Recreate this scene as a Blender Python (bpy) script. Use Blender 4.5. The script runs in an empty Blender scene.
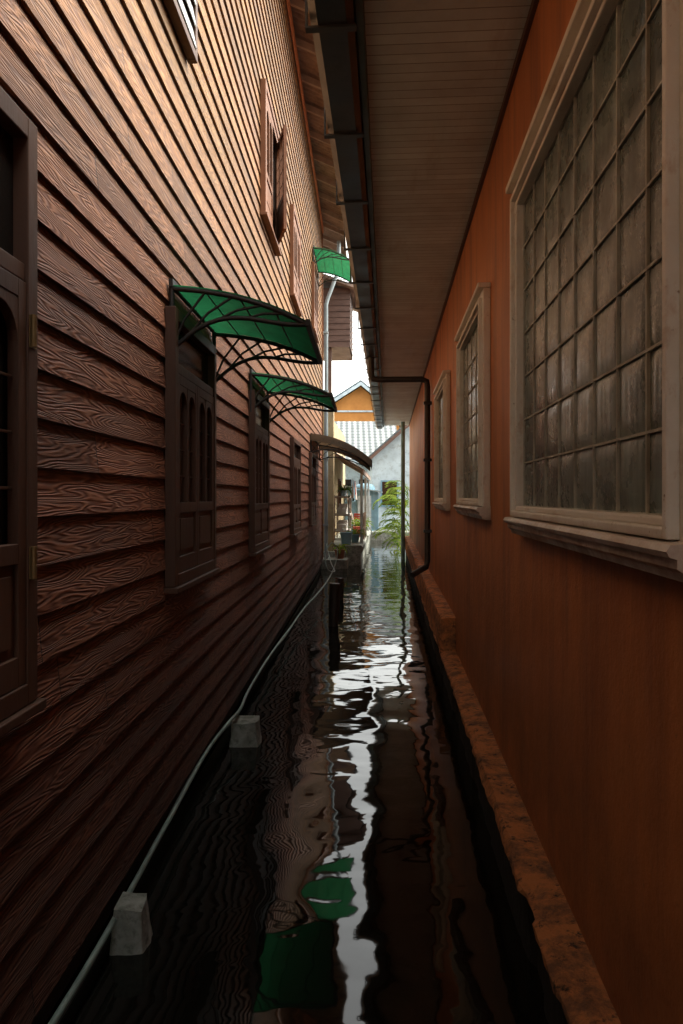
import bpy, math, random
from mathutils import Vector, Matrix
random.seed(7)
sc=bpy.context.scene
H=1.7
RA=-math.atan(0.064)   # orange house direction
LA=-math.atan(0.031)   # wooden house direction

# ---------------------------------------------------------------- materials
class NT:
    def __init__(s,name):
        s.m=bpy.data.materials.new(name); s.m.use_nodes=True
        s.t=s.m.node_tree; s.b=s.t.nodes['Principled BSDF']; s.out=s.t.nodes['Material Output']
        s.tc=s.t.nodes.new('ShaderNodeTexCoord')
        s.obj=s.tc.outputs['Object']
    def n(s,ty,**k):
        q=s.t.nodes.new(ty)
        for a,b in k.items(): setattr(q,a,b)
        return q
    def l(s,a,b): s.t.links.new(a,b)
    def put(s,v,sock):
        if isinstance(v,bpy.types.NodeSocket): s.l(v,sock)
        else: sock.default_value=v
    def M(s,op,a,b=0.0,c=None,clamp=False):
        q=s.n('ShaderNodeMath',operation=op,use_clamp=clamp)
        s.put(a,q.inputs[0]); s.put(b,q.inputs[1])
        if c is not None: s.put(c,q.inputs[2])
        return q.outputs[0]
    def mapv(s,scale=(1,1,1),loc=(0,0,0),vec=None):
        q=s.n('ShaderNodeMapping'); s.l(vec or s.obj,q.inputs[0])
        q.inputs['Scale'].default_value=scale; q.inputs['Location'].default_value=loc
        return q.outputs[0]
    def noise(s,scale=5,detail=4,rough=.55,vec=None,dist=0):
        q=s.n('ShaderNodeTexNoise'); s.l(vec or s.obj,q.inputs['Vector'])
        q.inputs['Scale'].default_value=scale; q.inputs['Detail'].default_value=detail
        q.inputs['Roughness'].default_value=rough; q.inputs['Distortion'].default_value=dist
        return q.outputs['Fac']
    def rng(s,v,a,b,c=0,d=1):
        q=s.n('ShaderNodeMapRange'); s.put(v,q.inputs[0])
        for i,x in enumerate((a,b,c,d)): q.inputs[i+1].default_value=x
        return q.outputs[0]
    def mix(s,f,a,b,mode='MIX'):
        q=s.n('ShaderNodeMixRGB',blend_type=mode)
        s.put(f,q.inputs[0])
        for v,i in ((a,1),(b,2)):
            if isinstance(v,tuple): v=(v[0],v[1],v[2],1)
            s.put(v,q.inputs[i])
        return q.outputs[0]
    def bump(s,h,strength=.4,dist=.01,prev=None):
        q=s.n('ShaderNodeBump'); s.l(h,q.inputs['Height'])
        q.inputs['Strength'].default_value=strength; q.inputs['Distance'].default_value=dist
        if prev: s.l(prev,q.inputs['Normal'])
        return q.outputs[0]
    def fin(s,col=None,rough=None,nor=None,**k):
        if col is not None: s.put((col[0],col[1],col[2],1) if isinstance(col,tuple) else col,s.b.inputs['Base Color'])
        if rough is not None: s.put(rough,s.b.inputs['Roughness'])
        if nor is not None: s.l(nor,s.b.inputs['Normal'])
        for a,b in k.items(): s.b.inputs[a.replace('_',' ')].default_value=b
        return s.m
    def sep(s,vec=None):
        q=s.n('ShaderNodeSeparateXYZ'); s.l(vec or s.obj,q.inputs[0]); return q.outputs
    def comb(s,x,y,z):
        q=s.n('ShaderNodeCombineXYZ'); s.put(x,q.inputs[0]); s.put(y,q.inputs[1]); s.put(z,q.inputs[2]); return q.outputs[0]

def aged(name,c1,c2,rough=.7,scale=4,bump=.3,bd=.004,bs=40,stretch=(1,1,1),lo=.35,hi=.65,dirt=None,metal=0.0):
    m=NT(name); v=m.mapv(stretch)
    f=m.rng(m.noise(scale,6,.6,v),lo,hi)
    col=m.mix(f,c1,c2)
    if dirt:
        g=m.rng(m.noise(scale*2.7,8,.7,v),.5,.72)
        col=m.mix(g,col,dirt)
    h=m.noise(bs,5,.6,v)
    return m.fin(col,m.rng(f,0,1,rough-.08,min(1,rough+.1)),m.bump(h,bump,bd),Metallic=metal)

def siding_mat():
    m=NT('wood_grain_siding'); x,y,z=m.sep()
    c=m.M('DIVIDE',m.M('SUBTRACT',z,.14),.15); ci=m.M('FLOOR',c); cf=m.M('SUBTRACT',c,ci)
    wn=m.n('ShaderNodeTexWhiteNoise',noise_dimensions='1D'); m.l(ci,wn.inputs['W']); r=wn.outputs['Value']
    yy=m.M('DIVIDE',m.M('ADD',y,m.M('MULTIPLY',r,17.3)),3.05); bi=m.M('FLOOR',yy); bf=m.M('SUBTRACT',yy,bi)
    wn2=m.n('ShaderNodeTexWhiteNoise',noise_dimensions='2D'); m.l(m.comb(ci,bi,0.0),wn2.inputs['Vector']); r2=wn2.outputs['Value']
    vec=m.comb(m.M('ADD',m.M('MULTIPLY',y,.9),m.M('MULTIPLY',r2,40)),m.M('MULTIPLY',z,9.0),m.M('MULTIPLY',r2,9))
    n1=m.noise(1.25,2.2,.5,vec)
    lines=m.M('SINE',m.M('MULTIPLY',n1,140))
    lines=m.rng(lines,-1,1)
    fine=m.noise(1,4,.6,m.comb(m.M('MULTIPLY',y,7),m.M('MULTIPLY',z,170),0.0))
    joint=m.M('LESS_THAN',bf,.0018)
    blot=m.rng(m.noise(1.3,6,.65,m.mapv((1,1,3))),.3,.7)
    c1=m.mix(m.M('MULTIPLY',m.M('POWER',lines,1.3),m.rng(fine,.35,.65,.5,.95)),(.165,.056,.030),(.39,.155,.082))
    tone=m.M('MULTIPLY',m.rng(r2,0,1,.74,1.18),m.rng(blot,0,1,.70,1.15))
    c2=m.mix(1.0,c1,m.comb(tone,tone,tone),'MULTIPLY')
    wx=m.noise(.7,5,.65,m.mapv((1,.6,1.4)))
    up=m.M('MULTIPLY',m.rng(z,2.4,4.0),m.rng(wx,.3,.6,.7,1.0))
    tan=m.mix(lines,(.150,.062,.015),(.305,.150,.036))
    tan=m.mix(1.0,tan,m.comb(tone,tone,tone),'MULTIPLY')
    c3=m.mix(up,c2,tan)
    low=m.M('MULTIPLY',m.rng(z,1.6,.15),m.rng(wx,.25,.7,.65,1))  # damp staining near the water, deepened to paint in shade on the lower wall
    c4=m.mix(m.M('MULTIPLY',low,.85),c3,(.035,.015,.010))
    lipband=m.rng(cf,.82,1.0)  # darker towards the top of each board, below the next lip
    c5=m.mix(m.M('MULTIPLY',lipband,.6),c4,(.045,.020,.012))
    c6=m.mix(joint,c5,(.01,.006,.005))
    hgt=m.M('ADD',lines,m.M('MULTIPLY',fine,.6))
    b=m.bump(hgt,.8,.0030)
    return m.fin(c6,m.rng(fine,.3,.7,.60,.78),b)

def plaster_mat():
    m=NT('orange_plaster'); x,y,z=m.sep()
    big=m.noise(.9,6,.6); st=m.noise(2.2,5,.6,m.mapv((1,2.2,.22)))
    c=m.mix(m.rng(big,.3,.7),(.53,.180,.055),(.71,.275,.095))
    c=m.mix(m.M('MULTIPLY',m.rng(st,.46,.70),.75),c,(.31,.108,.045))
    base=m.M('MULTIPLY',m.rng(z,1.5,.30),m.rng(m.noise(1.6,7,.7),.3,.65))
    c=m.mix(m.M('MULTIPLY',base,.8),c,(.16,.065,.030))
    spk=m.rng(m.noise(26,4,.7),.64,.76)
    c=m.mix(m.M('MULTIPLY',spk,.6),c,(.16,.08,.045))
    drip=m.M('MULTIPLY',m.rng(m.noise(1,4,.6,m.comb(0.0,m.M('MULTIPLY',y,14),m.M('MULTIPLY',z,.7))),.53,.7),m.rng(z,.6,1.6))
    c=m.mix(m.M('MULTIPLY',drip,.45),c,(.20,.09,.045))
    h=m.M('ADD',m.noise(3,6,.6),m.M('MULTIPLY',m.noise(70,3,.6),.15))
    return m.fin(c,.56,m.bump(h,.6,.025))

def ledge_mat():
    m=NT('peeling_ledge_paint')
    a=m.noise(7,8,.75); b=m.noise(22,5,.7)
    c=m.mix(m.rng(a,.44,.60),(.76,.32,.12),(.26,.13,.07))
    c=m.mix(m.rng(b,.56,.66),c,(.06,.04,.03))
    x,y,z=m.sep()
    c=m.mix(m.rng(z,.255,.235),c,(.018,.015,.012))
    return m.fin(c,.8,m.bump(m.M('ADD',a,b),1.0,.03))

def soffit_mat():
    m=NT('painted_soffit_boards'); x,y,z=m.sep()
    k=m.M('DIVIDE',y,.075); fl=m.M('FLOOR',k); fr=m.M('SUBTRACT',k,fl)
    wn=m.n('ShaderNodeTexWhiteNoise',noise_dimensions='1D'); m.l(fl,wn.inputs['W'])
    g=m.M('LESS_THAN',fr,.08)
    n=m.noise(2.5,6,.65)
    c=m.mix(m.rng(n,.35,.7),(.68,.80,.84),(.50,.58,.61))
    t=m.rng(wn.outputs['Value'],0,1,.88,1.06); c=m.mix(1.0,c,m.comb(t,t,t),'MULTIPLY')
    st=m.rng(m.noise(1.3,6,.7,m.mapv((3,.6,1))),.55,.72)
    c=m.mix(m.M('MULTIPLY',st,.4),c,(.28,.26,.22))
    c=m.mix(m.M('MULTIPLY',g,.7),c,(.12,.12,.11))
    hh=m.M('SUBTRACT',1.0,g)
    return m.fin(c,.6,m.bump(hh,.5,.004))

def white_trim_mat():
    m=NT('weathered_white_trim'); x,y,z=m.sep()
    a=m.noise(5,8,.7); b=m.noise(3,6,.7,m.mapv((6,.8,3)))
    c=m.mix(m.rng(a,.40,.74),(.90,.90,.83),(.80,.77,.68))
    c=m.mix(m.M('MULTIPLY',m.rng(b,.54,.74),.65),c,(.46,.28,.15))
    c=m.mix(m.rng(m.noise(30,4,.7),.66,.74),c,(.25,.16,.10))
    c=m.mix(m.M('MULTIPLY',m.rng(z,.09,.02),m.rng(a,.4,.6,.2,.8)),c,(.36,.20,.10))
    return m.fin(c,.5,m.bump(a,.6,.010))

def glass_mat():
    m=NT('ribbed_glass_block'); x,y,z=m.sep()
    n=m.noise(26,2,.5,m.mapv((1,1,.45)))
    n2=m.noise(6,2,.5,m.mapv((1,1.5,.5)))
    rib=m.M('SINE',m.M('MULTIPLY',y,150.0))
    cell=m.n('ShaderNodeTexWhiteNoise',noise_dimensions='2D')
    m.l(m.comb(m.M('FLOOR',m.M('DIVIDE',y,.218)),m.M('FLOOR',m.M('DIVIDE',z,.192)),0.0),cell.inputs['Vector'])
    big=m.noise(1.7,4,.6)
    c=m.mix(m.rng(big,.38,.68),(.055,.085,.078),(.23,.31,.285))
    t=m.rng(cell.outputs['Value'],0,1,.7,1.15); c=m.mix(1.0,c,m.comb(t,t,t),'MULTIPLY')
    sp=m.M('MULTIPLY',m.rng(m.noise(75,4,.75),.50,.72),m.rng(n2,.42,.68,.05,.8))
    c=m.mix(sp,c,(.58,.68,.62))
    h=m.M('ADD',m.M('ADD',m.M('MULTIPLY',n,.35),n2),m.M('MULTIPLY',rib,.04))
    return m.fin(c,m.rng(m.noise(9,4,.6),.3,.7,.20,.38),m.bump(h,.4,.008),IOR=1.5)

def water_mat():
    m=NT('murky_water')
    a=m.noise(2.2,1.2,.45,m.mapv((1.0,1.0,1)),.3)
    b=m.noise(5.0,1.5,.5,m.mapv((.8,1.2,1),(3,1,0)),.3)
    c=m.noise(.7,1,.5)
    h=m.M('ADD',m.M('ADD',a,m.M('MULTIPLY',b,.20)),m.M('MULTIPLY',c,.5))
    dust=m.rng(m.noise(60,3,.7),.74,.78)
    col=m.mix(m.M('MULTIPLY',dust,.5),(.009,.009,.007),(.10,.085,.06))
    return m.fin(col,.03,m.bump(h,1.0,.0125),IOR=1.42)

def roof_tile(name,c1,c2,ax=0,pitch=.25):
    m=NT(name); o=m.sep()
    w=m.M('SINE',m.M('MULTIPLY',o[ax],2*math.pi/pitch))
    zz=m.M('DIVIDE',o[2],.18); fr=m.M('SUBTRACT',zz,m.M('FLOOR',zz))
    n=m.noise(1.8,6,.65)
    c=m.mix(m.rng(n,.35,.65),c1,c2); c=m.mix(m.M('LESS_THAN',fr,.25),c,tuple(q*.4 for q in c1))
    c=m.mix(m.M('MULTIPLY',m.rng(w,.2,-1),.5),c,tuple(q*.5 for q in c1))
    return m.fin(c,.6,m.bump(m.M('ADD',w,fr),.8,.03))

def poly_mat(name,a,b,tr=.6):
    m=NT(name)
    n=m.noise(5,6,.6); c=m.mix(m.rng(n,.35,.7),a,b)
    c=m.mix(m.M('MULTIPLY',m.rng(m.noise(16,5,.7),.52,.7),.5),c,tuple(q*.4 for q in b))
    d=m.n('ShaderNodeBsdfDiffuse'); t=m.n('ShaderNodeBsdfTranslucent'); g=m.n('ShaderNodeBsdfGlossy')
    m.l(c,d.inputs[0]); m.l(c,t.inputs[0]); g.inputs['Roughness'].default_value=.2; g.inputs[0].default_value=(.5,.6,.55,1)
    s1=m.n('ShaderNodeMixShader'); s1.inputs[0].default_value=tr; m.l(d.outputs[0],s1.inputs[1]); m.l(t.outputs[0],s1.inputs[2])
    s2=m.n('ShaderNodeMixShader'); s2.inputs[0].default_value=.06; m.l(s1.outputs[0],s2.inputs[1]); m.l(g.outputs[0],s2.inputs[2])
    m.l(s2.outputs[0],m.out.inputs[0]); return m.m

def leaf_mat():
    m=NT('leaf_green'); n=m.noise(3,4,.6)
    c=m.mix(m.rng(n,.35,.65),(.06,.13,.02),(.28,.36,.07))
    d=m.n('ShaderNodeBsdfDiffuse'); t=m.n('ShaderNodeBsdfTranslucent'); m.l(c,d.inputs[0]); m.l(c,t.inputs[0])
    s1=m.n('ShaderNodeMixShader'); s1.inputs[0].default_value=.4; m.l(d.outputs[0],s1.inputs[1]); m.l(t.outputs[0],s1.inputs[2])
    m.l(s1.outputs[0],m.out.inputs[0]); return m.m

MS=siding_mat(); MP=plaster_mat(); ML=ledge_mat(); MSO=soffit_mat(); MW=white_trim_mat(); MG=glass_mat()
MWA=water_mat(); MPC=poly_mat('green_polycarbonate',(.020,.165,.066),(.014,.105,.043),.5); MLEAF=leaf_mat()
MDW=aged('dark_brown_wood',(.060,.024,.012),(.105,.044,.022),.6,3,.5,.004,30,(1,1,.3))
MDW2=aged('reddish_window_wood',(.24,.085,.026),(.12,.045,.017),.65,3,.4,.004,30,(1,1,.3))
MBK=aged('black_iron',(.012,.012,.012),(.03,.025,.02),.5,8,.2,.002,60)
MGUT=aged('dark_painted_gutter',(.022,.027,.030),(.05,.052,.05),.4,3,.2,.003,40,dirt=(.012,.012,.012))
MFAS=aged('teal_grey_fascia',(.08,.12,.125),(.05,.07,.07),.5,3,.2,.003,40)
MTEAL=aged('teal_grey_pipe',(.22,.36,.38),(.14,.24,.25),.5,3,.2,.003,40)
MPANE=NT('dark_window_glass').fin((.012,.011,.010),.12)
MPALE=aged('sky_pale_louvre_glass',(.80,.86,.86),(.62,.66,.66),.3,6,.1,.002,40)  # pale louvres, colour brightened to stand in for reflected sky
MCON=aged('mossy_concrete',(.36,.37,.33),(.19,.20,.17),.85,9,.8,.01,30,dirt=(.07,.08,.055))
MHOSE=aged('grey_green_hose',(.24,.32,.28),(.15,.20,.18),.45,6,.2,.002,60)
MPOST=aged('wet_timber',(.030,.020,.014),(.06,.04,.028),.6,6,.7,.01,20,(1,1,.2))
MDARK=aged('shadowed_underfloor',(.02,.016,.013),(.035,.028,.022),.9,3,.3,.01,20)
MRUST=aged('rusty_roof_sheet',(.38,.27,.21),(.22,.15,.12),.6,2.5,.3,.004,30,dirt=(.12,.07,.05))
MRAF=aged('eave_timber',(.42,.33,.26),(.26,.19,.15),.6,3,.3,.004,30)
MTRIM=aged('bright_orange_trim',(.60,.20,.06),(.45,.14,.05),.5,3,.2,.003,30)
MPIPE=aged('grey_downpipe_paint',(.32,.40,.43),(.23,.28,.30),.45,3,.2,.003,40)
MYEL=aged('cream_stucco',(.50,.39,.22),(.36,.28,.16),.8,2,.4,.008,30,dirt=(.20,.15,.09))
MWHITE=aged('white_stucco',(.58,.67,.72),(.46,.54,.58),.8,1.5,.3,.006,30,dirt=(.30,.34,.35))
MBLUE=aged('faded_blue_paint',(.20,.36,.45),(.14,.26,.34),.6,3,.3,.004,30)
MORG=aged('amber_stucco',(.60,.25,.055),(.48,.19,.045),.8,1.5,.3,.006,30)
MBRN=aged('brown_cladding',(.17,.095,.07),(.11,.06,.045),.6,3,.4,.006,20,(1,1,3))
MBRASS=NT('tarnished_brass').fin((.24,.15,.06),.55,Metallic=.5)
MRT=roof_tile('terracotta_roof_tile',(.22,.10,.06),(.14,.07,.05),1)
MGT=roof_tile('pale_grey_roof_tile',(.27,.30,.31),(.19,.215,.22),0,.3)
MBT=roof_tile('grey_blue_roof_tile',(.16,.21,.24),(.12,.16,.18),0,.3)
MPOT=aged('terracotta_pot',(.36,.15,.08),(.25,.10,.06),.8,5,.3,.004,40)
MBROWNP=poly_mat('smoky_brown_sheet',(.16,.10,.06),(.10,.065,.04),.25)
MEARTH=aged('muddy_ground',(.10,.08,.055),(.16,.13,.09),.9,.6,.6,.03,6)
MGRID=aged('pale_grid_mortar',(.60,.63,.56),(.36,.36,.31),.7,8,.3,.003,50)
MRED=aged('faded_red_plastic',(.50,.08,.05),(.38,.06,.045),.5,4,.2,.003,40)
MCLOTH=aged('washed_cloth',(.52,.50,.47),(.42,.40,.38),.9,5,.4,.01,20)

# ---------------------------------------------------------------- mesh helpers
import bmesh
class MB:
    def __init__(s): s.v=[]; s.f=[]; s.sm=[]
    def add(s,vs,fs,smooth=False):
        o=len(s.v); s.v+= [tuple(q) for q in vs]
        for f in fs: s.f.append(tuple(i+o for i in f)); s.sm.append(smooth)
        return s
    def box(s,x0,x1,y0,y1,z0,z1):
        if x0>x1:x0,x1=x1,x0
        if y0>y1:y0,y1=y1,y0
        if z0>z1:z0,z1=z1,z0
        return s.add([(x0,y0,z0),(x1,y0,z0),(x1,y1,z0),(x0,y1,z0),(x0,y0,z1),(x1,y0,z1),(x1,y1,z1),(x0,y1,z1)],
            [(0,3,2,1),(4,5,6,7),(0,1,5,4),(1,2,6,5),(2,3,7,6),(3,0,4,7)])
    def ring(s,x0,x1,y0,y1,z0,z1,w):
        s.box(x0,x1,y0,y0+w,z0,z1); s.box(x0,x1,y1-w,y1,z0,z1)
        s.box(x0,x1,y0+w,y1-w,z0,z0+w); s.box(x0,x1,y0+w,y1-w,z1-w,z1); return s
    def tube(s,pts,r,n=8,cap=True):
        pts=[Vector(p) for p in pts]; rings=[]; up=None
        for i,p in enumerate(pts):
            a=pts[max(i-1,0)]; b=pts[min(i+1,len(pts)-1)]; t=(b-a).normalized()
            if up is None:
                up=Vector((0,0,1)) if abs(t.z)<.9 else Vector((1,0,0))
            u=(up-t*up.dot(t)).normalized(); up=u; w=t.cross(u)
            rr=r[i] if isinstance(r,(list,tuple)) else r
            rings.append([p+(u*math.cos(2*math.pi*k/n)+w*math.sin(2*math.pi*k/n))*rr for k in range(n)])
        vs=[q for g in rings for q in g]; fs=[]
        for i in range(len(pts)-1):
            for k in range(n):
                fs.append((i*n+k,i*n+(k+1)%n,(i+1)*n+(k+1)%n,(i+1)*n+k))
        s.add(vs,fs,True)
        if cap: s.add(rings[0],[tuple(range(n))]); s.add(rings[-1],[tuple(range(n))])
        return s
    def prof(s,pr,y0,y1,closed=True,segs=1,jit=0,smooth=False):
        n=len(pr); vs=[]
        for i in range(segs+1):
            y=y0+(y1-y0)*i/segs
            for (x,z) in pr:
                vs.append((x+random.uniform(-jit,jit),y,z+random.uniform(-jit,jit)))
        fs=[]
        for i in range(segs):
            for k in range(n if closed else n-1):
                fs.append((i*n+k,i*n+(k+1)%n,(i+1)*n+(k+1)%n,(i+1)*n+k))
        s.add(vs,fs,smooth)
        if closed: s.add(vs[:n],[tuple(range(n))]); s.add(vs[-n:],[tuple(range(n))])
        return s
    def quad(s,a,b,c,d): return s.add([a,b,c,d],[(0,1,2,3)])
    def obj(s,name,mat):
        me=bpy.data.meshes.new(name); me.from_pydata(s.v,[],s.f); me.update()
        for p,q in zip(me.polygons,s.sm): p.use_smooth=q
        bm=bmesh.new(); bm.from_mesh(me); bmesh.ops.recalc_face_normals(bm,faces=bm.faces); bm.to_mesh(me); bm.free()
        for mm in (mat if isinstance(mat,list) else [mat]): me.materials.append(mm)
        ob=bpy.data.objects.new(name,me); sc.collection.objects.link(ob); return ob

bases={}
def thing(name,base,rz,label,cat,group=None):
    e=bpy.data.objects.new(name,None); e.empty_display_size=.2; sc.collection.objects.link(e)
    e.location=Matrix.Rotation(rz,3,'Z')@Vector(base); e.rotation_euler=(0,0,rz)
    e['label']=label; e['category']=cat
    if group: e['group']=group
    bases[e.name]=Vector(base); return e
def part(name,mb,mat,par,loc=None,bevel=0,rz=0,label=None):
    o=mb.obj(name,mat); o.parent=par
    o.location=Vector(loc) if loc is not None else -bases.get(par.name,Vector((0,0,0)))
    o.rotation_euler=(0,0,rz)
    if bevel: 
        b=o.modifiers.new('bevel','BEVEL'); b.width=bevel; b.segments=2; b.limit_method='ANGLE'
    if label: o['label']=label
    return o
def subempty(name,par,loc):
    e=bpy.data.objects.new(name,None); sc.collection.objects.link(e); e.empty_display_size=.1
    e.parent=par; e.location=Vector(loc)-bases.get(par.name,Vector((0,0,0))); return e
def solo(name,mb,mat,base,rz,label,cat,group=None,bevel=0):
    b=Vector(base); mb.v=[tuple(Vector(v)-b) for v in mb.v]
    o=mb.obj(name,mat); o.location=Matrix.Rotation(rz,3,'Z')@b; o.rotation_euler=(0,0,rz)
    if cat=='structure': o['kind']='structure'
    else: o['category']=cat
    o['label']=label
    if group: o['group']=group
    if bevel:
        q=o.modifiers.new('bevel','BEVEL'); q.width=bevel; q.segments=2; q.limit_method='ANGLE'
    return o

# ---------------------------------------------------------------- setting
g=MB().quad((-600,-600,-.8),(600,-600,-.8),(600,900,-.8),(-600,900,-.8))
solo('ground',g,MEARTH,(0,0,-.8),0,'muddy ground below the flood water','structure')
w=MB().quad((-40,-30,0),(40,-30,0),(40,60,0),(-40,60,0))
solo('water',w,MWA,(0,0,0),0,'dark rippled flood water filling the alley','structure')
bank=MB().box(-14,18,28.2,70,-.8,.32)
solo('bank',bank,MCON,(0,30,-.8),0,'raised concrete bank at the end of the water','structure')

# ---------------------------------------------------------------- wooden house
WX=-1.0
wh=thing('wooden_house',(-3,5,.0),LA,'tall two-storey house clad in red-brown lapped boards over water','house')
sd=MB(); z=.14; YE=17.0; YS=-5.5; LIP=.016
while z<8.09:
    sd.quad((WX+LIP,YS,z),(WX+LIP,YE,z),(WX,YE,z+.15),(WX,YS,z+.15))
    sd.quad((WX,YS,z),(WX,YE,z),(WX+LIP,YE,z),(WX+LIP,YS,z))
    z+=.15
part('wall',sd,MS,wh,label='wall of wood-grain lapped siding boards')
eb=MB().box(WX-.05,-6,YS,YE-.01,.16,8.1)
part('end_wall',eb,MBRN,wh)
part('corner_board',MB().box(WX-.03,WX+.035,YE,YE+.05,.14,8.1),MDW2,wh,bevel=.004)
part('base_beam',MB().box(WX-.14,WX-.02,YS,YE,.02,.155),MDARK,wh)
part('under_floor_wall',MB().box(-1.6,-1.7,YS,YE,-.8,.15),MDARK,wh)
RL=YE+1.9
rf=MB(); n=int((RL-YS)/.02); vs=[]
for i in range(n+1):
    y=YS+i*.02; d=.012*math.sin(2*math.pi*y/.12)
    vs+=[(-.44,y,7.97+d),(-4.2,y,9.75+d)]
rf.add(vs,[(2*i,2*i+1,2*i+3,2*i+2) for i in range(n)],True)
rf.quad((-4.2,YS,9.76),(-4.2,RL,9.76),(-8,RL,7.9),(-8,YS,7.9))
roof=part('roof',rf,MRUST,wh,label='rusty corrugated metal roof sheet')
ra0=None; y=YS+.3
while y<RL-.1:
    if ra0 is None:
        ra=MB().add([(-.46,0,7.94),(-1.3,0,8.325),(-1.3,0,8.225),(-.46,0,7.84),(-.46,.05,7.94),(-1.3,.05,8.325),(-1.3,.05,8.225),(-.46,.05,7.84)],
          [(0,1,2,3),(4,5,6,7),(0,1,5,4),(3,2,6,7),(0,3,7,4)])
        ra0=part('rafter',ra,MRAF,roof,loc=(0,y,0))
    else:
        o=ra0.copy(); sc.collection.objects.link(o); o.parent=roof; o.location=(0,y,0)
    y+=.85
part('eave_board',MB().box(-.46,-.437,YS,RL,7.82,7.96),MRAF,wh)
part('trim_board',MB().box(WX+.026,WX+.05,YS,YE,7.93,8.07),MTRIM,wh,label='bright orange trim board under the eave')

def shutter(w,h):
    m=MB(); t=.032; st=.045
    m.box(0,t,0,st,0,h); m.box(0,t,w-st,w,0,h)
    m.box(0,t,st,w-st,0,.08); m.box(0,t,st,w-st,h-.05,h)
    zm=h*.30; m.box(0,t,st,w-st,zm,zm+.055)
    m.box(.006,t*.6,st,w-st,.08,zm); m.box(t*.6,t*.85,st+.03,w-st-.03,.11,zm-.03)
    cx=w/2; m.box(0,t,cx-.014,cx+.014,zm+.055,h-.05)
    for a,b in ((st,cx-.014),(cx+.014,w-st)):
        r=(b-a)/2; zs=h-.05-r-.03; N=10; fr=[];top=[]
        for i in range(N+1):
            an=math.pi*i/N; yy=(a+b)/2-r*math.cos(an); zz=zs+r*math.sin(an)
            fr.append((yy,zz)); top.append((yy,h-.05))
        vs=[(t-.002,q[0],q[1]) for q in fr]+[(t-.002,q[0],q[1]) for q in top]+[(.002,q[0],q[1]) for q in fr]
        fs=[(i,i+1,N+2+i,N+1+i) for i in range(N)]+[(i,2*N+2+i,2*N+3+i,i+1) for i in range(N)]
        m.add(vs,fs)
        m.box(.008,.018,(a+b)/2-.005,(a+b)/2+.005,zm+.055,h-.06)
        for q in (.25,.5,.75):
            zz=zm+.055+(zs-zm)*q; m.box(.010,.016,a,b,zz-.004,zz+.004)
    return m
def mirror(m):
    m.v=[(a,-b,c) for a,b,c in m.v]; return m

def wood_window(y0,z0,L,Hh,lh,op=(0,0),mat=MDW,pane=MPANE,hinge=False,label=None,louvre=False):
    e=subempty('window',wh,(WX+.010,y0,z0))
    if label: e['label']=label
    fw=.045 if louvre else .06
    f=MB(); f.ring(0,.055,0,L,0,Hh,fw)
    if not louvre:
        f.box(.0,.046,fw,L-fw,lh,lh+.05)
        f.box(0,.072,-.02,L+.02,-.030,-.002)
    part('frame',f,mat,e,loc=(0,0,0),bevel=.004)
    part('pane',MB().quad((.012,.04,.04),(.012,L-.04,.04),(.012,L-.04,Hh-.04),(.012,.04,Hh-.04)),MPANE if louvre else pane,e,loc=(0,0,0))
    if louvre:
        m=MB(); z=.055
        while z<Hh-.12:
            for a,b in ((.05,L/2-.015),(L/2+.015,L-.05)):
                m.add([(.060,a,z),(.060,b,z),(.038,b,z+.115),(.038,a,z+.115),(.056,a,z-.003),(.056,b,z-.003),(.034,b,z+.112),(.034,a,z+.112)],[(0,1,2,3),(4,5,6,7),(0,1,5,4),(2,3,7,6)])
            z+=.118
        part('louvre',m,pane,e,loc=(0,0,0))
        part('mullion',MB().box(.014,.064,L/2-.014,L/2+.014,.045,Hh-.045),mat,e,loc=(0,0,0))
        return e
    w=(L-2*fw)/2-.004; h=lh-fw-.006
    part('shutter',shutter(w,h),mat,e,loc=(.018,fw+.002,fw+.003),bevel=.002,rz=-op[0])
    part('shutter',mirror(shutter(w,h)),mat,e,loc=(.018,L-fw-.002,fw+.003),bevel=.002,rz=op[1])
    if hinge:
        for zz in (.35,1.0):
            hb=MB().tube([(.066,L-.05,zz),(.066,L-.05,zz+.09)],.008,8); hb.box(.053,.058,L-.055,L-.015,zz,zz+.09)
            part('hinge',hb,MBRASS,e,loc=(0,0,0),label='tarnished brass hinge')
    return e
wood_window(0.94,1.12,1.10,1.64,1.18,hinge=True)
wood_window(3.55,1.25,1.0,1.40,1.08)
wood_window(6.15,1.22,1.0,1.40,1.08)
wood_window(9.6,1.20,1.15,1.30,1.0)
wood_window(12.9,1.20,1.2,1.30,1.0)
wood_window(2.75,4.14,1.28,1.35,1.25,pane=MPALE,label='upper window with pale glass louvres',louvre=True)
wood_window(6.85,4.42,1.15,1.28,1.15,op=(0,math.radians(16)),mat=MDW2,label='upper window with brown shutter slightly open')
wood_window(9.6,4.42,1.1,1.20,1.05,mat=MDW2)
wood_window(13.6,4.9,1.2,1.25,1.1,mat=MDW2)

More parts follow.
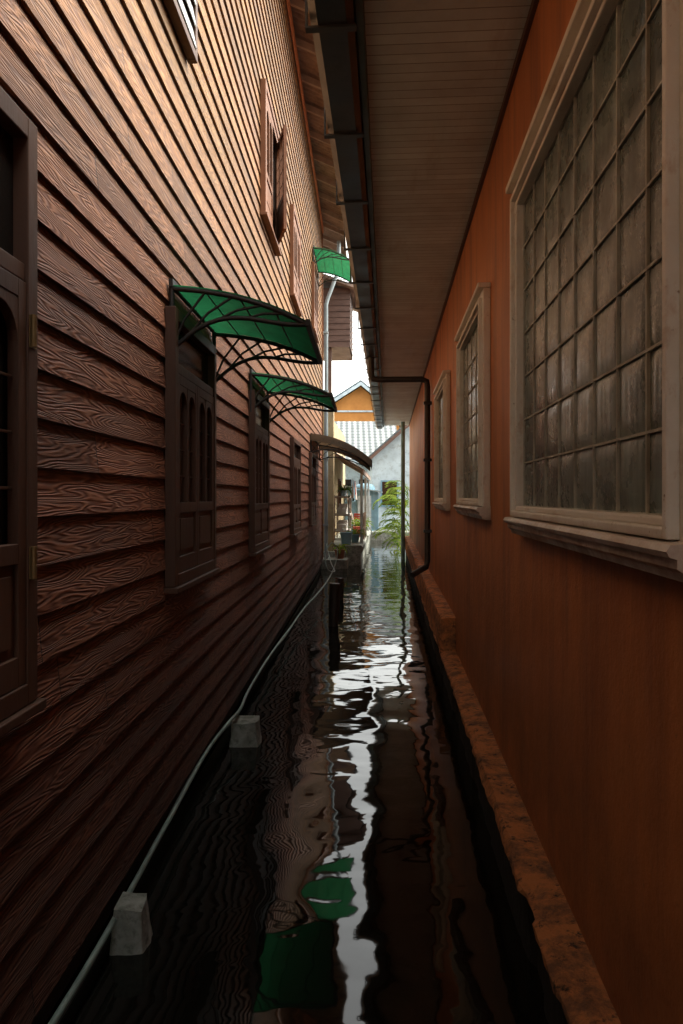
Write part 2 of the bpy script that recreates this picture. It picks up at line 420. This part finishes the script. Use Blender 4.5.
def awning(y0,z0,L,P,drop,mat=MPC,label='green curved awning on black fan-strutted iron brackets',par=wh,ribs=4,closed=False):
    e=subempty('awning',par,(WX+.02,y0,z0)); e['label']=label
    def pr(t): 
        return (P*t,-drop*(.25*t+.75*t**2.4))
    N=14; m=MB(); vs=[]
    for i in range(N+1):
        x,z=pr(i/N); vs+=[(x,0,z),(x,L,z)]
    m.add(vs,[(2*i,2*i+1,2*i+3,2*i+2) for i in range(N)],True)
    o=part('canopy_panel',m,mat,e,loc=(0,0,0))
    if closed:
        hang=MB()
        for yy in (-.02,L+.02):
            hang.add([(pr(i/N)[0],yy,pr(i/N)[1]+.02) for i in range(N+1)]+[(pr(i/N)[0],yy,pr(i/N)[1]-.11) for i in range(N+1)],[(i,i+1,N+2+i,N+1+i) for i in range(N)])
        x,z=pr(1); hang.quad((x+.015,-.02,z+.02),(x+.015,L+.02,z+.02),(x+.015,L+.02,z-.11),(x+.015,-.02,z-.11))
        part('valance',hang,mat,e,loc=(0,0,0))
    f=MB()
    x,z=pr(1); f.box(x-.012,x+.012,-.01,L+.01,z-.022,z+.010)
    f.box(0,.02,-.01,L+.01,-.01,.03)
    for k in range(1,ribs):
        xx,zz=pr(k/ribs); f.tube([(xx,0,zz-.012),(xx,L,zz-.012)],.004,6)
    part('edge_bar',f,MBK,e,loc=(0,0,0))
    for yy in (.012,L-.012):
        b=MB(); hh=.34
        b.tube([(pr(i/N)[0],yy,pr(i/N)[1]-.016) for i in range(N+1)],.013,6)
        b.tube([(.01,yy,0),(.01,yy,-hh)],.014,6)
        def arm(t): return Vector((P*t,yy,-hh*(1-t)*(1-.62*math.sin(math.pi*t*.9))-(drop+.012)*t))
        b.tube([arm(i/14) for i in range(15)],.012,6)
        for (ta,tb) in ((0,.26),(.14,.46),(.34,.68),(.56,.84)):
            A=arm(ta); x1,z1=pr(tb); B=Vector((x1,yy,z1-.015)); M_=(A+B)/2+Vector((-.018,0,.012))
            b.tube([A,M_,B],.007,6)
        part('bracket',b,MBK,e,loc=(0,0,0))
    return e
awning(3.60,2.77,1.05,.70,.19)
awning(6.15,2.77,1.10,.70,.19)
awning(13.8,6.50,1.5,.72,.24)
awning(13.2,2.85,2.6,1.12,.48,MBROWNP,'smoke-brown curved awning on black iron brackets',closed=True)
dp=MB().tube([(-.60,17.3,7.85),(-.60,17.3,7.3),(-.63,17.3,7.1),(-.86,17.2,6.45),(-.90,17.2,6.3),(-.90,17.2,.2)],.045,12)
for zz in (1,2.6,4.2,5.6): dp.box(-1.0,-.85,17.13,17.27,zz,zz+.05)
part('downpipe',dp,MPIPE,wh,label='pale grey rain downpipe at the house corner')

# ---------------------------------------------------------------- orange house
OX=.62
oh=thing('orange_house',(3,6,0),RA,'orange plastered house with white-framed glass block windows and deep eaves','house')
RE=20.5
part('wall',MB().box(OX,6.5,YS,RE,.29,3.80),MP,oh,label='orange painted plaster wall, stained near its base')
def rough_ledge(pr,y0,y1,segs,amp,seed):
    random.seed(seed); m=MB(); n=len(pr); vs=[]; st=[0.0]*n; chip=0; cd=0
    for i in range(segs+1):
        y=y0+(y1-y0)*i/segs
        if cd<=0 and random.random()<.05: cd=random.randint(2,7); chip=random.uniform(.008,.028)
        cd-=1; cc=chip if cd>0 else 0
        for k,(x,z) in enumerate(pr):
            st[k]=st[k]*.8+random.uniform(-amp,amp)*.6
            front=1 if x<.52 else 0
            vs.append((x+st[k]*(1 if x<OX else 0)+cc*front,y,z+st[(k+1)%n]*.7-(cc*.5 if front and z>.26 else 0)))
    fs=[]
    for i in range(segs):
        for k in range(n): fs.append((i*n+k,i*n+(k+1)%n,(i+1)*n+(k+1)%n,(i+1)*n+k))
    m.add(vs,fs); m.add(vs[:n],[tuple(range(n))]); m.add(vs[-n:],[tuple(range(n))]); return m
le=rough_ledge([(OX+.05,.302),(.56,.300),(.505,.294),(.482,.280),(.480,.250),(.505,.238),(.515,.10),(.515,-.8),(OX+.05,-.8)],YS,RE,620,.008,3)
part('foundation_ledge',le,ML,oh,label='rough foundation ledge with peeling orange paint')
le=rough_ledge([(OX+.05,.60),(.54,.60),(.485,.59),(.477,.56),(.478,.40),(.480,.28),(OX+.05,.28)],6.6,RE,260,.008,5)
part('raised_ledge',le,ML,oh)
random.seed(9)
part('soffit',MB().box(-.098,OX+.0,YS,RE+.4,3.77,3.80),MSO,oh,label='grey-beige soffit of narrow painted boards')
part('cornice',MB().box(OX-.02,OX-.001,YS,RE,3.73,3.768),MDW,oh)
part('fascia',MB().box(-.135,-.10,YS,RE+.4,3.72,3.95),MFAS,oh,bevel=.004)
gu=MB()
pr=[(-.14,3.86),(-.14,3.70),(-.17,3.675),(-.29,3.675),(-.325,3.71),(-.335,3.87),(-.328,3.87),(-.318,3.715),(-.288,3.683),(-.172,3.683),(-.148,3.705),(-.148,3.86)]
gu.prof(pr,YS,RE+.4)
gt=part('gutter',gu,MGUT,oh)
b0=None; y=YS+.4
while y<RE:
    if b0 is None:
        br=MB().add([(-.345,0,3.88),(-.345,0,3.664),(-.13,0,3.664),(-.13,0,3.674),(-.336,0,3.674),(-.336,0,3.88),
            (-.345,.035,3.88),(-.345,.035,3.664),(-.13,.035,3.664),(-.13,.035,3.674),(-.336,.035,3.674),(-.336,.035,3.88)],
            [(0,1,4,5),(1,2,3,4),(6,7,10,11),(7,8,9,10),(0,1,7,6),(1,2,8,7),(2,3,9,8),(3,4,10,9),(4,5,11,10),(5,0,6,11)])
        b0=part('bracket',br,MGUT,gt,loc=(0,y,0))
    else:
        o=b0.copy(); sc.collection.objects.link(o); o.parent=gt; o.location=(0,y,0)
    y+=.9
rr=MB().prof([(-.15,3.90),(3.4,5.75),(7.2,3.9),(7.2,4.0),(3.4,5.87),(-.17,3.98)],YS,RE+.45)
part('roof',rr,MRT,oh)
part('gable',MB().prof([(OX,3.8),(6.5,3.8),(3.4,5.7)],RE-.1,RE-.02),MP,oh)
dp=MB().tube([(-.23,10.2,3.70),(-.23,10.2,3.42),(-.20,10.2,3.37),(-.12,10.2,3.36),(.48,10.2,3.36),(.55,10.2,3.33),(.56,10.2,3.25),(.56,10.2,.80),(.54,10.15,.72),(.34,10.0,.62)],.042,10)
for zz in (1.2,2.2,3.0): dp.box(.505,.63,10.14,10.26,zz,zz+.04)
part('downpipe',dp,MGUT,oh,label='dark rain downpipe crossing under the eave and down the wall')
dp=MB().tube([(.42,RE-.8,3.75),(.42,RE-.8,-.5)],.055,10); 
part('corner_post',dp,MTEAL,oh,label='teal-grey vertical pipe standing in the water')

def block_window(y0,z0,L,Hh,cols,rows):
    e=subempty('window',oh,(OX,y0,z0)); e['label']='white-framed window of mottled glass blocks'
    f=MB()
    f.ring(-.045,-.002,0,L,0.02,Hh,.045)
    f.ring(-.070,-.002,.045,L-.045,.065,Hh-.045,.024)
    f.ring(-.050,-.002,.069,L-.069,.089,Hh-.069,.020)
    f.box(-.080,-.002,-.012,L+.012,Hh+.001,Hh+.030)
    part('frame',f,MW,e,loc=(0,0,0),bevel=.005)
    s=MB().prof([(-.002,.064),(-.082,.058),(-.090,.045),(-.084,.034),(-.070,.030),(-.070,.012),(-.056,.002),(-.050,-.015),(-.002,-.02)],-.012,L+.012)
    part('sill',s,MW,e,loc=(0,0,0))
    a,b,c,d=.089,L-.089,.109,Hh-.089
    gl=MB(); cw=(b-a)/cols; ch=(d-c)/rows; K=8
    for i in range(cols):
        for j in range(rows):
            vs=[]; tx=random.uniform(-.03,.03); tz=random.uniform(-.03,.03)
            for p in range(K+1):
                for q in range(K+1):
                    u=p/K*2-1; v=q/K*2-1
                    bul=.005*(1-abs(u)**8)*(1-abs(v)**8)
                    vs.append((-.008-bul+tx*u*cw*.12+tz*v*ch*.12,a+cw*(i+p/K),c+ch*(j+q/K)))
            gl.add(vs,[(p*(K+1)+q,p*(K+1)+q+1,(p+1)*(K+1)+q+1,(p+1)*(K+1)+q) for p in range(K) for q in range(K)],True)
    part('glass_blocks',gl,MG,e,loc=(0,0,0))
    gr=MB()
    for i in range(cols+1):
        y=a+cw*i; gr.box(-.0165,-.004,y-.004,y+.004,c,d)
    for j in range(rows+1):
        zz=c+ch*j
        for i in range(cols): gr.box(-.0160,-.004,a+cw*i+.004,a+cw*(i+1)-.004,zz-.0035,zz+.0035)
    part('mortar_grid',gr,MGRID,e,loc=(0,0,0))
block_window(1.42,1.55,1.92,1.54,8,7)
block_window(4.38,1.58,1.50,1.38,5,6)
block_window(7.15,1.58,1.50,1.34,5,6)

# ---------------------------------------------------------------- things in the water
def frustum(cx,cy,z0,z1,w0,w1,d0,d1,j=.009):
    m=MB(); N=6; R=[]
    for k in range(N+1):
        t=k/N; w=w0+(w1-w0)*t; d=d0+(d1-d0)*t; z=z0+(z1-z0)*t; ring=[]
        P=[(-1,-1),(0,-1),(1,-1),(1,0),(1,1),(0,1),(-1,1),(-1,0)]
        for p in P: ring.append((cx+p[0]*w/2*(.94 if p[0] and p[1] else 1)+random.uniform(-j,j),cy+p[1]*d/2*(.94 if p[0] and p[1] else 1)+random.uniform(-j,j),z+(random.uniform(-j,j) if k==N else 0)))
        R+=ring
    m.add(R,[(k*8+i,k*8+(i+1)%8,(k+1)*8+(i+1)%8,(k+1)*8+i) for k in range(N) for i in range(8)])
    m.add(R[-8:],[tuple(range(8))]); return m
solo('concrete_block',frustum(-.80,2.74,-.5,.16,.22,.11,.24,.12),MCON,(-.80,2.72,-.5),0,'small mossy concrete footing block rising from the water','block','concrete footing blocks beside the wooden house',bevel=.008)
solo('concrete_block',frustum(-.665,5.0,-.5,.155,.38,.17,.38,.18),MCON,(-.665,5.0,-.5),0,'small mossy concrete footing block rising from the water','block','concrete footing blocks beside the wooden house',bevel=.008)
def post(x,y,h,r,lean=0):
    m=MB(); pts=[];rs=[]
    for k in range(10):
        t=k/9; pts.append((x+lean*t+random.uniform(-.006,.006),y+random.uniform(-.006,.006),-.8+(h+.8)*t)); rs.append(r*(1+random.uniform(-.09,.09)))
    m.tube(pts,rs,10); return m
gname='weathered mooring posts in the water'
solo('wooden_post',post(-.12,9.5,.56,.07,.03),MPOST,(-.12,9.5,-.8),0,'dark weathered timber post standing in the water','post',gname)
solo('wooden_post',post(.0,11.9,.36,.045,-.02),MPOST,(.0,11.9,-.8),0,'dark weathered timber post standing in the water','post',gname)
cp=[(-.94,.6,.14),(-.945,1.5,.135),(-.93,2.4,.12),(-.935,3.4,.15),(-.95,4.3,.16),(-.90,4.75,.20),(-.88,5.1,.19),(-.93,5.8,.14),(-.92,7,.15),(-.87,8.3,.16),(-.80,9.8,.20),(-.70,11.2,.22),(-.60,12.4,.30),(-.52,13.2,.48),(-.50,13.6,.70),(-.60,13.5,.84),(-.70,13.2,.66),(-.66,13.0,.40),(-.55,13.6,.30),(-.66,14.5,.36),(-.80,16.0,.50),(-.88,17.0,.60)]
def catmull(P,s=8):
    P=[Vector(p) for p in P]; o=[]
    for i in range(len(P)-1):
        a=P[max(i-1,0)];b=P[i];c=P[i+1];d=P[min(i+2,len(P)-1)]
        for k in range(s):
            t=k/s; o.append(.5*((2*b)+(c-a)*t+(2*a-5*b+4*c-d)*t*t+(3*b-a-3*c+d)*t**3))
    o.append(P[-1]); return o
solo('water_hose',MB().tube(catmull(cp),.0115,8),MHOSE,(-.94,1,.1),LA,'long grey-green water hose strung along the foot of the siding','hose')
solo('cable',MB().tube(catmull([(a-.03,b,c-.05+.02*math.sin(b*2)) for a,b,c in cp[:12]]),.006,6),MBK,(-.94,1,.1),LA,'thin black cable running beside the hose','cable')

# ---------------------------------------------------------------- far end
ch=thing('cream_house',(-3,21,0),RA,'cream stucco house with brown clad upper storey beside the alley','house')
part('wall',MB().box(-1.62,-6,17.9,27.5,.3,4.0),MYEL,ch)
part('pillar',MB().box(-1.62,-1.33,17.7,18.0,.0,4.0),MYEL,ch,bevel=.01)
ub=MB(); zz=5.75
while zz<7.3:
    for (A,B) in (((-1.02,19.4),(-1.02,21.4)),((-4.0,19.4),(-1.02,19.4))):
        ub.quad((A[0]+.02,A[1]-.02,zz),(B[0]+.02,B[1]-.02,zz),(B[0],B[1],zz+.16),(A[0],A[1],zz+.16))
    zz+=.16
ub.box(-4.0,-1.04,19.42,21.4,5.76,7.33)
part('upper_wall',ub,MBRN,ch,label='overhanging brown clad upper room')
part('upper_post',MB().box(-1.62,-1.52,19.5,19.6,4.0,5.75),MBRN,ch)
rf=MB().prof([(-.85,7.25),(-2.5,7.85),(-4.3,7.25),(-4.3,7.33),(-2.5,7.95),(-.85,7.33)],19.1,21.7)
part('roof',rf,MRUST,ch,label='rusty roof sheet over the upper room')
aw=MB()
N=60; vs=[]
for i in range(N*4+1):
    y=18.6+7.6*i/(N*4); dd=.012*math.sin(i*1.2)
    vs+=[(-1.6,y,3.0+dd),(-.62,y,2.42+dd)]
aw.add(vs,[(2*i,2*i+1,2*i+3,2*i+2) for i in range(N*4)],True)
aw.box(-.66,-.62,18.6,26.2,2.30,2.40)
for yy in (18.7,20.4,21.8,23.2,24.6,26): aw.tube([(-1.6,yy,2.94),(-.64,yy,2.37)],.025,6)
part('lean_to_roof',aw,MRUST,ch)
for yy in (18.9,22.4,25.8): part('porch_post',MB().box(-.72,-.65,yy,yy+.07,.4,2.30),MWHITE,ch,bevel=.004)
for yy in (20,23.5):
    part('window_frame',MB().ring(-1.61,-1.57,yy,yy+.9,1.2,2.3,.06),MDW,ch)
    part('window_pane',MB().quad((-1.60,yy+.05,1.25),(-1.60,yy+.85,1.25),(-1.60,yy+.85,2.25),(-1.60,yy+.05,2.25)),MPANE,ch)
pl=MB().prof([(-1.62,.50),(-.66,.49),(-.61,.46),(-.62,.33),(-.68,.31),(-.68,-.8),(-1.62,-.8)],17.9,28.1,True,60,.008)
solo('concrete_platform',pl,MCON,(-1.3,22,-.8),RA,'mossy concrete platform along the water edge','platform')
lnd=MB().box(-1.6,-.95,16.95,17.6,-.8,.22); lnd.box(-1.6,-1.0,17.6,17.88,-.8,.36)
solo('landing_step',lnd,MCON,(-1.3,17.2,-.8),RA,'stepped concrete landing just above the water','step',bevel=.012)
rl=thing('wooden_railing',(-.66,20.6,.5),RA,'pale timber railing along the edge of the platform','railing')
for yy in (19.4,20.4,21.4): part('post',MB().box(-.70,-.65,yy,yy+.05,.48,1.25),MRAF,rl)
for zz in (.80,1.15): part('rail',MB().box(-.70,-.675,19.46,21.39,zz,zz+.06),MRAF,rl)
sh=thing('shelf_rack',(-1.25,20.4,.5),RA,'wooden shelf rack standing on the concrete platform','shelf')
s=MB()
for x in (-1.5,-1.1):
    for y in (20.1,21.1): s.box(x,x+.04,y,y+.04,.5,1.75)
for z in (.72,1.17,1.67): s.box(-1.49,-1.07,20.11,21.13,z,z+.027)
part('frame',s,MRAF,sh)
s=MB()
for z in (.75,1.2,1.7): s.box(-1.5,-1.06,20.1,21.14,z,z+.025)
for z in (.775,1.225):
    for k in range(5): s.box(-1.42,-1.16,20.2+k*.18,20.33+k*.18,z-.005,z+random.uniform(.12,.3))
part('shelf_goods',s,MCLOTH,sh)
def leaves(x,y,z,n,ll,wd,spread=1.0,up=.9):
    m=MB()
    for i in range(n):
        an=random.uniform(0,2*math.pi); el=random.uniform(.3,1.45)*up; L=ll*random.uniform(.6,1.2); w=wd*random.uniform(.7,1.3)
        d=Vector((math.cos(an),math.sin(an),0)); sd=Vector((-d.y,d.x,0)); p=Vector((x,y,z))+d*random.uniform(0,.06); K=6; vs=[]
        e=el
        for k in range(K+1):
            t=k/K; ww=w*math.sin(math.pi*min(.98,t*.9+.08))
            vs+=[p-sd*ww/2+Vector((0,0,.15*ww)),p+Vector((0,0,-.1*ww)),p+sd*ww/2+Vector((0,0,.15*ww))]
            p=p+(d*math.cos(e)+Vector((0,0,math.sin(e))))*L/K; e-=.32*random.uniform(.7,1.3)
        fs=[]
        for k in range(K): a=3*k; fs+=[(a,a+1,a+4,a+3),(a+1,a+2,a+5,a+4)]
        m.add(vs,fs,True)
    return m
def pot(x,y,z,r,h,mat,seed,n=26,ll=.35):
    random.seed(seed)
    t=thing('potted_plant',(x,y,z),RA,'leafy plant in a small pot at the water edge','plant','potted plants beside the alley water')
    p=MB().tube([(x,y,z),(x,y,z+h*.85),(x,y,z+h*.86),(x,y,z+h)],[r*.7,r*.95,r*1.08,r*1.08],12)
    part('pot',p,mat,t)
    part('leaves',leaves(x,y,z+h,n,ll,.05),MLEAF,t)
pot(-1.15,17.3,.22,.13,.22,MPOT,1,20,.3); pot(-.85,18.9,.5,.12,.22,MBLUE,2); pot(-.85,22.2,.5,.16,.28,MPOT,3,40,.5); pot(-1.25,20.5,1.725,.1,.16,MWHITE,4); pot(-.85,24.0,.5,.15,.28,MPOT,5,40,.5)
random.seed(11)
def bucket(x,y,z,mat,lab):
    bk=MB().tube([(x,y,z),(x,y,z+.28),(x,y,z+.30)],[.12,.155,.165],14)
    bk2=MB().tube([(x-.15,y,z+.28),(x-.08,y-.05,z+.45),(x,y-.07,z+.50),(x+.08,y-.05,z+.45),(x+.15,y,z+.28)],.006,6)
    bt=thing('bucket',(x,y,z),RA,lab,'bucket','plastic buckets on the concrete platform')
    part('body',bk,mat,bt); part('handle',bk2,MWHITE,bt)
bucket(-1.05,18.3,.5,MBLUE,'pale blue plastic bucket on the concrete platform')
bucket(-.90,21.8,.5,MRED,'faded red plastic bucket on the concrete platform')
def crate(x,y,z,mat,lab):
    t=thing('crate',(x,y,z),RA,lab,'crate','slatted crates on the concrete platform')
    m=MB()
    for k in range(4):
        zz=z+.02+k*.075
        m.box(x-.2,x+.2,y-.25,y-.235,zz,zz+.05); m.box(x-.2,x+.2,y+.235,y+.25,zz,zz+.05)
        m.box(x-.2,x-.185,y-.234,y+.234,zz,zz+.05); m.box(x+.185,x+.2,y-.234,y+.234,zz,zz+.05)
    for sx in (-1,1):
        for sy in (-1,1): m.box(x+sx*.184,x+sx*.16,y+sy*.234,y+sy*.21,z,z+.31)
    m.box(x-.184,x+.184,y-.234,y+.234,z,z+.015)
    part('body',m,mat,t)
crate(-1.0,22.95,.5,MBLUE,'faded blue slatted crate on the concrete platform')
crate(-.95,24.75,.5,MRAF,'brown wooden slatted crate on the concrete platform')
crate(-.95,24.75,.83,MRED,'faded red slatted crate stacked on a wooden crate')
crate(-.92,18.75,.5,MRAF,'brown wooden slatted crate on the concrete platform') if False else None
ll=thing('clothes_line',(-.95,22,2.1),RA,'washing hung on a line under the porch roof','laundry')
part('line',MB().tube([(-.95,19.2,2.2),(-.95,20.8,2.15),(-.95,22.4,2.2)],.005,5),MBK,ll)
for i,(y,w_,h_,mt) in enumerate(((19.5,.35,.5,MCLOTH),(20.0,.45,.6,MBLUE),(20.7,.3,.4,MRED),(21.3,.5,.55,MCLOTH))):
    m=MB(); vs=[]
    for k in range(13):
        yy=y+w_*k/12; dx=.02*math.sin(k*1.1+i)
        vs+=[(-.95,yy,2.17),(-.95+dx,yy,2.17-h_*.5),(-.95+dx*1.8,yy,2.17-h_*random.uniform(.97,1.02))]
    m.add(vs,[(3*k+j,3*k+j+1,3*k+j+4,3*k+j+3) for k in range(12) for j in (0,1)],True)
    part('cloth',m,mt,ll)
pk=MB()
for i in range(4):
    y=22.9+i*.16+.6
    pk.add([(-1.05,y,.5),(-1.02,y,.5),(-1.42,y,2.1),(-1.45,y,2.1),(-1.05,y+.13,.5),(-1.02,y+.13,.5),(-1.42,y+.13,2.1),(-1.45,y+.13,2.1)],
      [(0,1,2,3),(4,5,6,7),(0,1,5,4),(1,2,6,5),(2,3,7,6),(3,0,4,7)])
solo('timber_planks',pk,MRAF,(-1.2,23,.5),RA,'bundle of planks leaning against the cream wall','planks')
bs_=thing('blue_shed',(-.9,27.2,.5),RA,'small pale blue plank shed with low tin roof','shed')
m=MB()
for i in range(8):
    x=-1.55+i*.15; m.box(x,x+.143,26.6+random.uniform(-.008,.008),26.66,.48,1.95)
for i in range(8):
    y=26.68+i*.16; m.box(-.40,-.345+random.uniform(-.006,.006),y,y+.152,.48,1.85)
part('wall',m,MBLUE,bs_)
part('roof',MB().prof([(-1.7,2.10),(-.2,1.86),(-.2,1.90),(-1.7,2.15)],26.4,28.1),MPIPE,bs_)
part('door',MB().box(-1.1,-.6,26.56,26.59,.5,1.75),MWHITE,bs_)
fe=thing('blue_fence',(.7,28.4,.32),0,'low faded blue corrugated fence at the end of the water','fence')
m=MB(); vs=[];N=80
for i in range(N+1):
    x=-.2+1.5*i/N; dy=.02*math.sin(i*1.3); vs+=[(x,28.4+dy,.4),(x,28.4+dy,1.55)]
m.add(vs,[(2*i,2*i+1,2*i+3,2*i+2) for i in range(N)],True)
part('panel',m,MBLUE,fe)
for x in (-.2,.55,1.3): part('post',MB().box(x-.03,x+.03,28.43,28.49,.32,1.75),MWHITE,fe)
part('rail',MB().box(-.2,1.3,28.35,28.37,1.5,1.58),MWHITE,fe)
tk=MB().tube([(.95,29.5,.32),(.95,29.5,2.1),(.95,29.5,2.2),(.95,29.5,2.26)],[.42,.42,.34,.12],20)
solo('water_tank',tk,MBLUE,(.95,29.5,.32),0,'pale blue cylindrical water tank behind the blue fence','tank')
wt=thing('white_house',(4,33,.32),0,'white stucco house with a brown-edged sloping roof','house')
m=MB(); X0,X1=1.30,6.0
m.add([(X0,30.6,.32),(X1,30.6,.32),(X1,30.6,3.35),(3.6,30.6,5.40),(X0,30.6,3.4),(X0,36,.32),(X1,36,.32),(X1,36,3.35),(3.6,36,5.40),(X0,36,3.4)],[(0,1,2,3,4),(5,6,7,8,9),(0,4,9,5),(4,3,8,9),(1,2,7,6)])
part('wall',m,MWHITE,wt)
rf=MB().prof([(1.05,3.20),(3.6,5.45),(6.2,3.3),(6.2,3.42),(3.6,5.62),(1.0,3.30)],30.2,36.2)
part('roof',rf,MBT,wt)
rf=MB().prof([(1.02,3.08),(3.6,5.33),(3.6,5.50),(1.0,3.24)],30.12,30.19)
part('bargeboard',rf,MBRN,wt)
m=MB().box(1.72,2.35,30.55,30.59,1.35,2.35); part('window',m,MPANE,wt)
part('window_frame',MB().box(1.66,2.41,30.53,30.545,2.35,2.41).box(1.66,2.41,30.53,30.545,1.29,1.35).box(1.66,1.72,30.53,30.545,1.35,2.35).box(2.35,2.41,30.53,30.545,1.35,2.35),MBLUE,wt)
pr_=thing('pale_roof_house',(0,40,.32),0,'low house with a pale grey tiled roof facing the alley','house')
part('wall',MB().box(-5,2.6,37,43,.32,3.9),MWHITE,pr_)
m=MB().add([(-5.5,36.4,3.55),(3.0,36.4,3.55),(3.0,40,5.9),(-5.5,40,5.9),(3.0,43.6,3.6),(-5.5,43.6,3.6),(-5.5,36.4,3.45),(3.0,36.4,3.45)],[(0,1,2,3),(3,2,4,5),(0,1,7,6)])
part('roof',m,MGT,pr_)
m=MB().box(-5.5,3.0,36.3,36.39,3.38,3.56); part('gutter',m,MWHITE,pr_)
for x in (-.3,.9):
    m=MB(); m.box(x,x+.8,36.93,36.99,1.5,2.6); part('window',m,MPANE,pr_)
ag=thing('amber_gable_house',(0,47,.32),0,'taller amber house with a gabled grey-blue tiled roof','house')
m=MB().add([(-3,45,.32),(3.6,45,.32),(3.6,45,6.7),(1.2,45,8.6),(-3,45,5.9),(-3,52,.32),(3.6,52,.32),(3.6,52,6.7),(1.2,52,8.6),(-3,52,5.9)],[(0,1,2,3,4),(5,6,7,8,9),(0,4,9,5),(1,2,7,6)])
part('wall',m,MORG,ag)
m=MB().prof([(-3.6,5.7),(1.2,8.75),(4.1,6.35),(4.1,6.5),(1.2,8.95),(-3.6,5.85)],44.5,52.3); part('roof',m,MBT,ag)
m=MB().prof([(-3.6,5.55),(1.2,8.6),(4.1,6.2),(4.1,6.4),(1.2,8.82),(-3.6,5.75)],44.4,44.48); part('bargeboard',m,MWHITE,ag)
part('eave_band',MB().box(-1.5,3.3,44.9,44.98,7.0,7.1),MWHITE,ag)
for (a,b,c,d,h,mt,nm) in ((-14,-6.5,31,40,5.5,MYEL,'far_house'),(7,16,31,44,6.0,MWHITE,'far_house')):
    t=thing(nm,((a+b)/2,c,.32),0,'plain neighbouring stucco house with a hipped roof','house')
    part('wall',MB().box(a,b,c,d,.32,h),mt,t)
    mx=(a+b)/2; part('roof',MB().add([(a-.5,c-.5,h),(b+.5,c-.5,h),(b+.5,d+.5,h),(a-.5,d+.5,h),(mx,c+3,h+2),(mx,d-3,h+2)],[(0,1,4),(1,2,5,4),(2,3,5),(3,0,4,5),(0,1,2,3)]),MBT,t)
random.seed(21)
bs=thing('leafy_shrub',(1.55,22.4,-.2),0,'bright green arching palm-like shrub at the corner of the orange house','plant')
st=MB(); lv=MB()
for i in range(20):
    x=1.95+random.uniform(-.15,.2); y=22.3+random.uniform(-1.0,1.0); z0=random.uniform(.2,1.9)
    an=math.pi+random.uniform(-1.2,1.2); L=random.uniform(.7,1.2); e=random.uniform(.9,1.45)
    p=Vector((x,y,z0)); d=Vector((math.cos(an),math.sin(an),0)); pts=[p.copy()]
    K=16
    for k in range(K):
        p=p+(d*math.cos(e)+Vector((0,0,math.sin(e))))*L/K; pts.append(p.copy()); e-=.14*random.uniform(.8,1.3)
        if k>1:
            for sgn in (-1,1):
                sd_=Vector((-d.y,d.x,0))*sgn; l_=.30*math.sin(math.pi*(k+1)/(K+3))+.06
                tip=p+sd_*l_*.8+d*l_*.45+Vector((0,0,-.12*l_-random.uniform(0,.06))); mid=(p+tip)/2+Vector((0,0,.03)); wv=(d*.022)+Vector((0,0,.006))
                lv.add([p,mid-wv,tip,mid+wv],[(0,1,2,3)],True)
    st.tube(pts,[.012*(1-k/(K+2))+.003 for k in range(K+1)],5)
part('frond_stem',st,MLEAF,bs,loc=(-1.55,-22.4,.2)); 
for i in range(20):
    q=leaves(1.85+random.uniform(-.2,.15),22.4+random.uniform(-1.0,1.0),random.uniform(-.1,1.7),10,.46,.045); lv.add(q.v,q.f,True)
part('leaves',lv,MLEAF,bs,loc=(-1.55,-22.4,.2))

# ---------------------------------------------------------------- world, sun, camera
EL=math.radians(55); AZ=math.radians(72)
wd=bpy.data.worlds.new('World'); sc.world=wd; wd.use_nodes=True; nt=wd.node_tree
bg=nt.nodes['Background']; sk=nt.nodes.new('ShaderNodeTexSky'); sk.sky_type='NISHITA'; sk.sun_disc=False
sk.sun_elevation=EL; sk.sun_rotation=AZ; sk.dust_density=4; sk.air_density=1.0; sk.ozone_density=1
hs=nt.nodes.new('ShaderNodeHueSaturation'); hs.inputs['Saturation'].default_value=.25; hs.inputs['Value'].default_value=4.8
tint=nt.nodes.new('ShaderNodeMixRGB'); tint.blend_type='MULTIPLY'; tint.inputs[0].default_value=1; tint.inputs[2].default_value=(1.0,.98,.89,1)
nt.links.new(sk.outputs[0],hs.inputs['Color']); nt.links.new(hs.outputs[0],tint.inputs[1]); nt.links.new(tint.outputs[0],bg.inputs[0]); bg.inputs[1].default_value=.15
sl=bpy.data.lights.new('sun','SUN'); sl.energy=2.0; sl.angle=math.radians(20); sl.color=(1,.92,.74)
so=bpy.data.objects.new('sun',sl); sc.collection.objects.link(so)
d=Vector((math.sin(AZ)*math.cos(EL),math.cos(AZ)*math.cos(EL),math.sin(EL)))
so.rotation_euler=d.to_track_quat('Z','Y').to_euler()
cam=bpy.data.cameras.new('camera'); co=bpy.data.objects.new('camera',cam); sc.collection.objects.link(co)
co.location=(0,0,H); co.rotation_euler=(math.radians(90),0,0)
cam.sensor_fit='VERTICAL'; cam.sensor_height=36; cam.lens=36*720/1024; cam.shift_y=-15/1024; cam.clip_end=2000; cam.clip_start=.05
sc.camera=co
sc.view_settings.view_transform='Standard'; sc.view_settings.look='None'; sc.view_settings.exposure=0
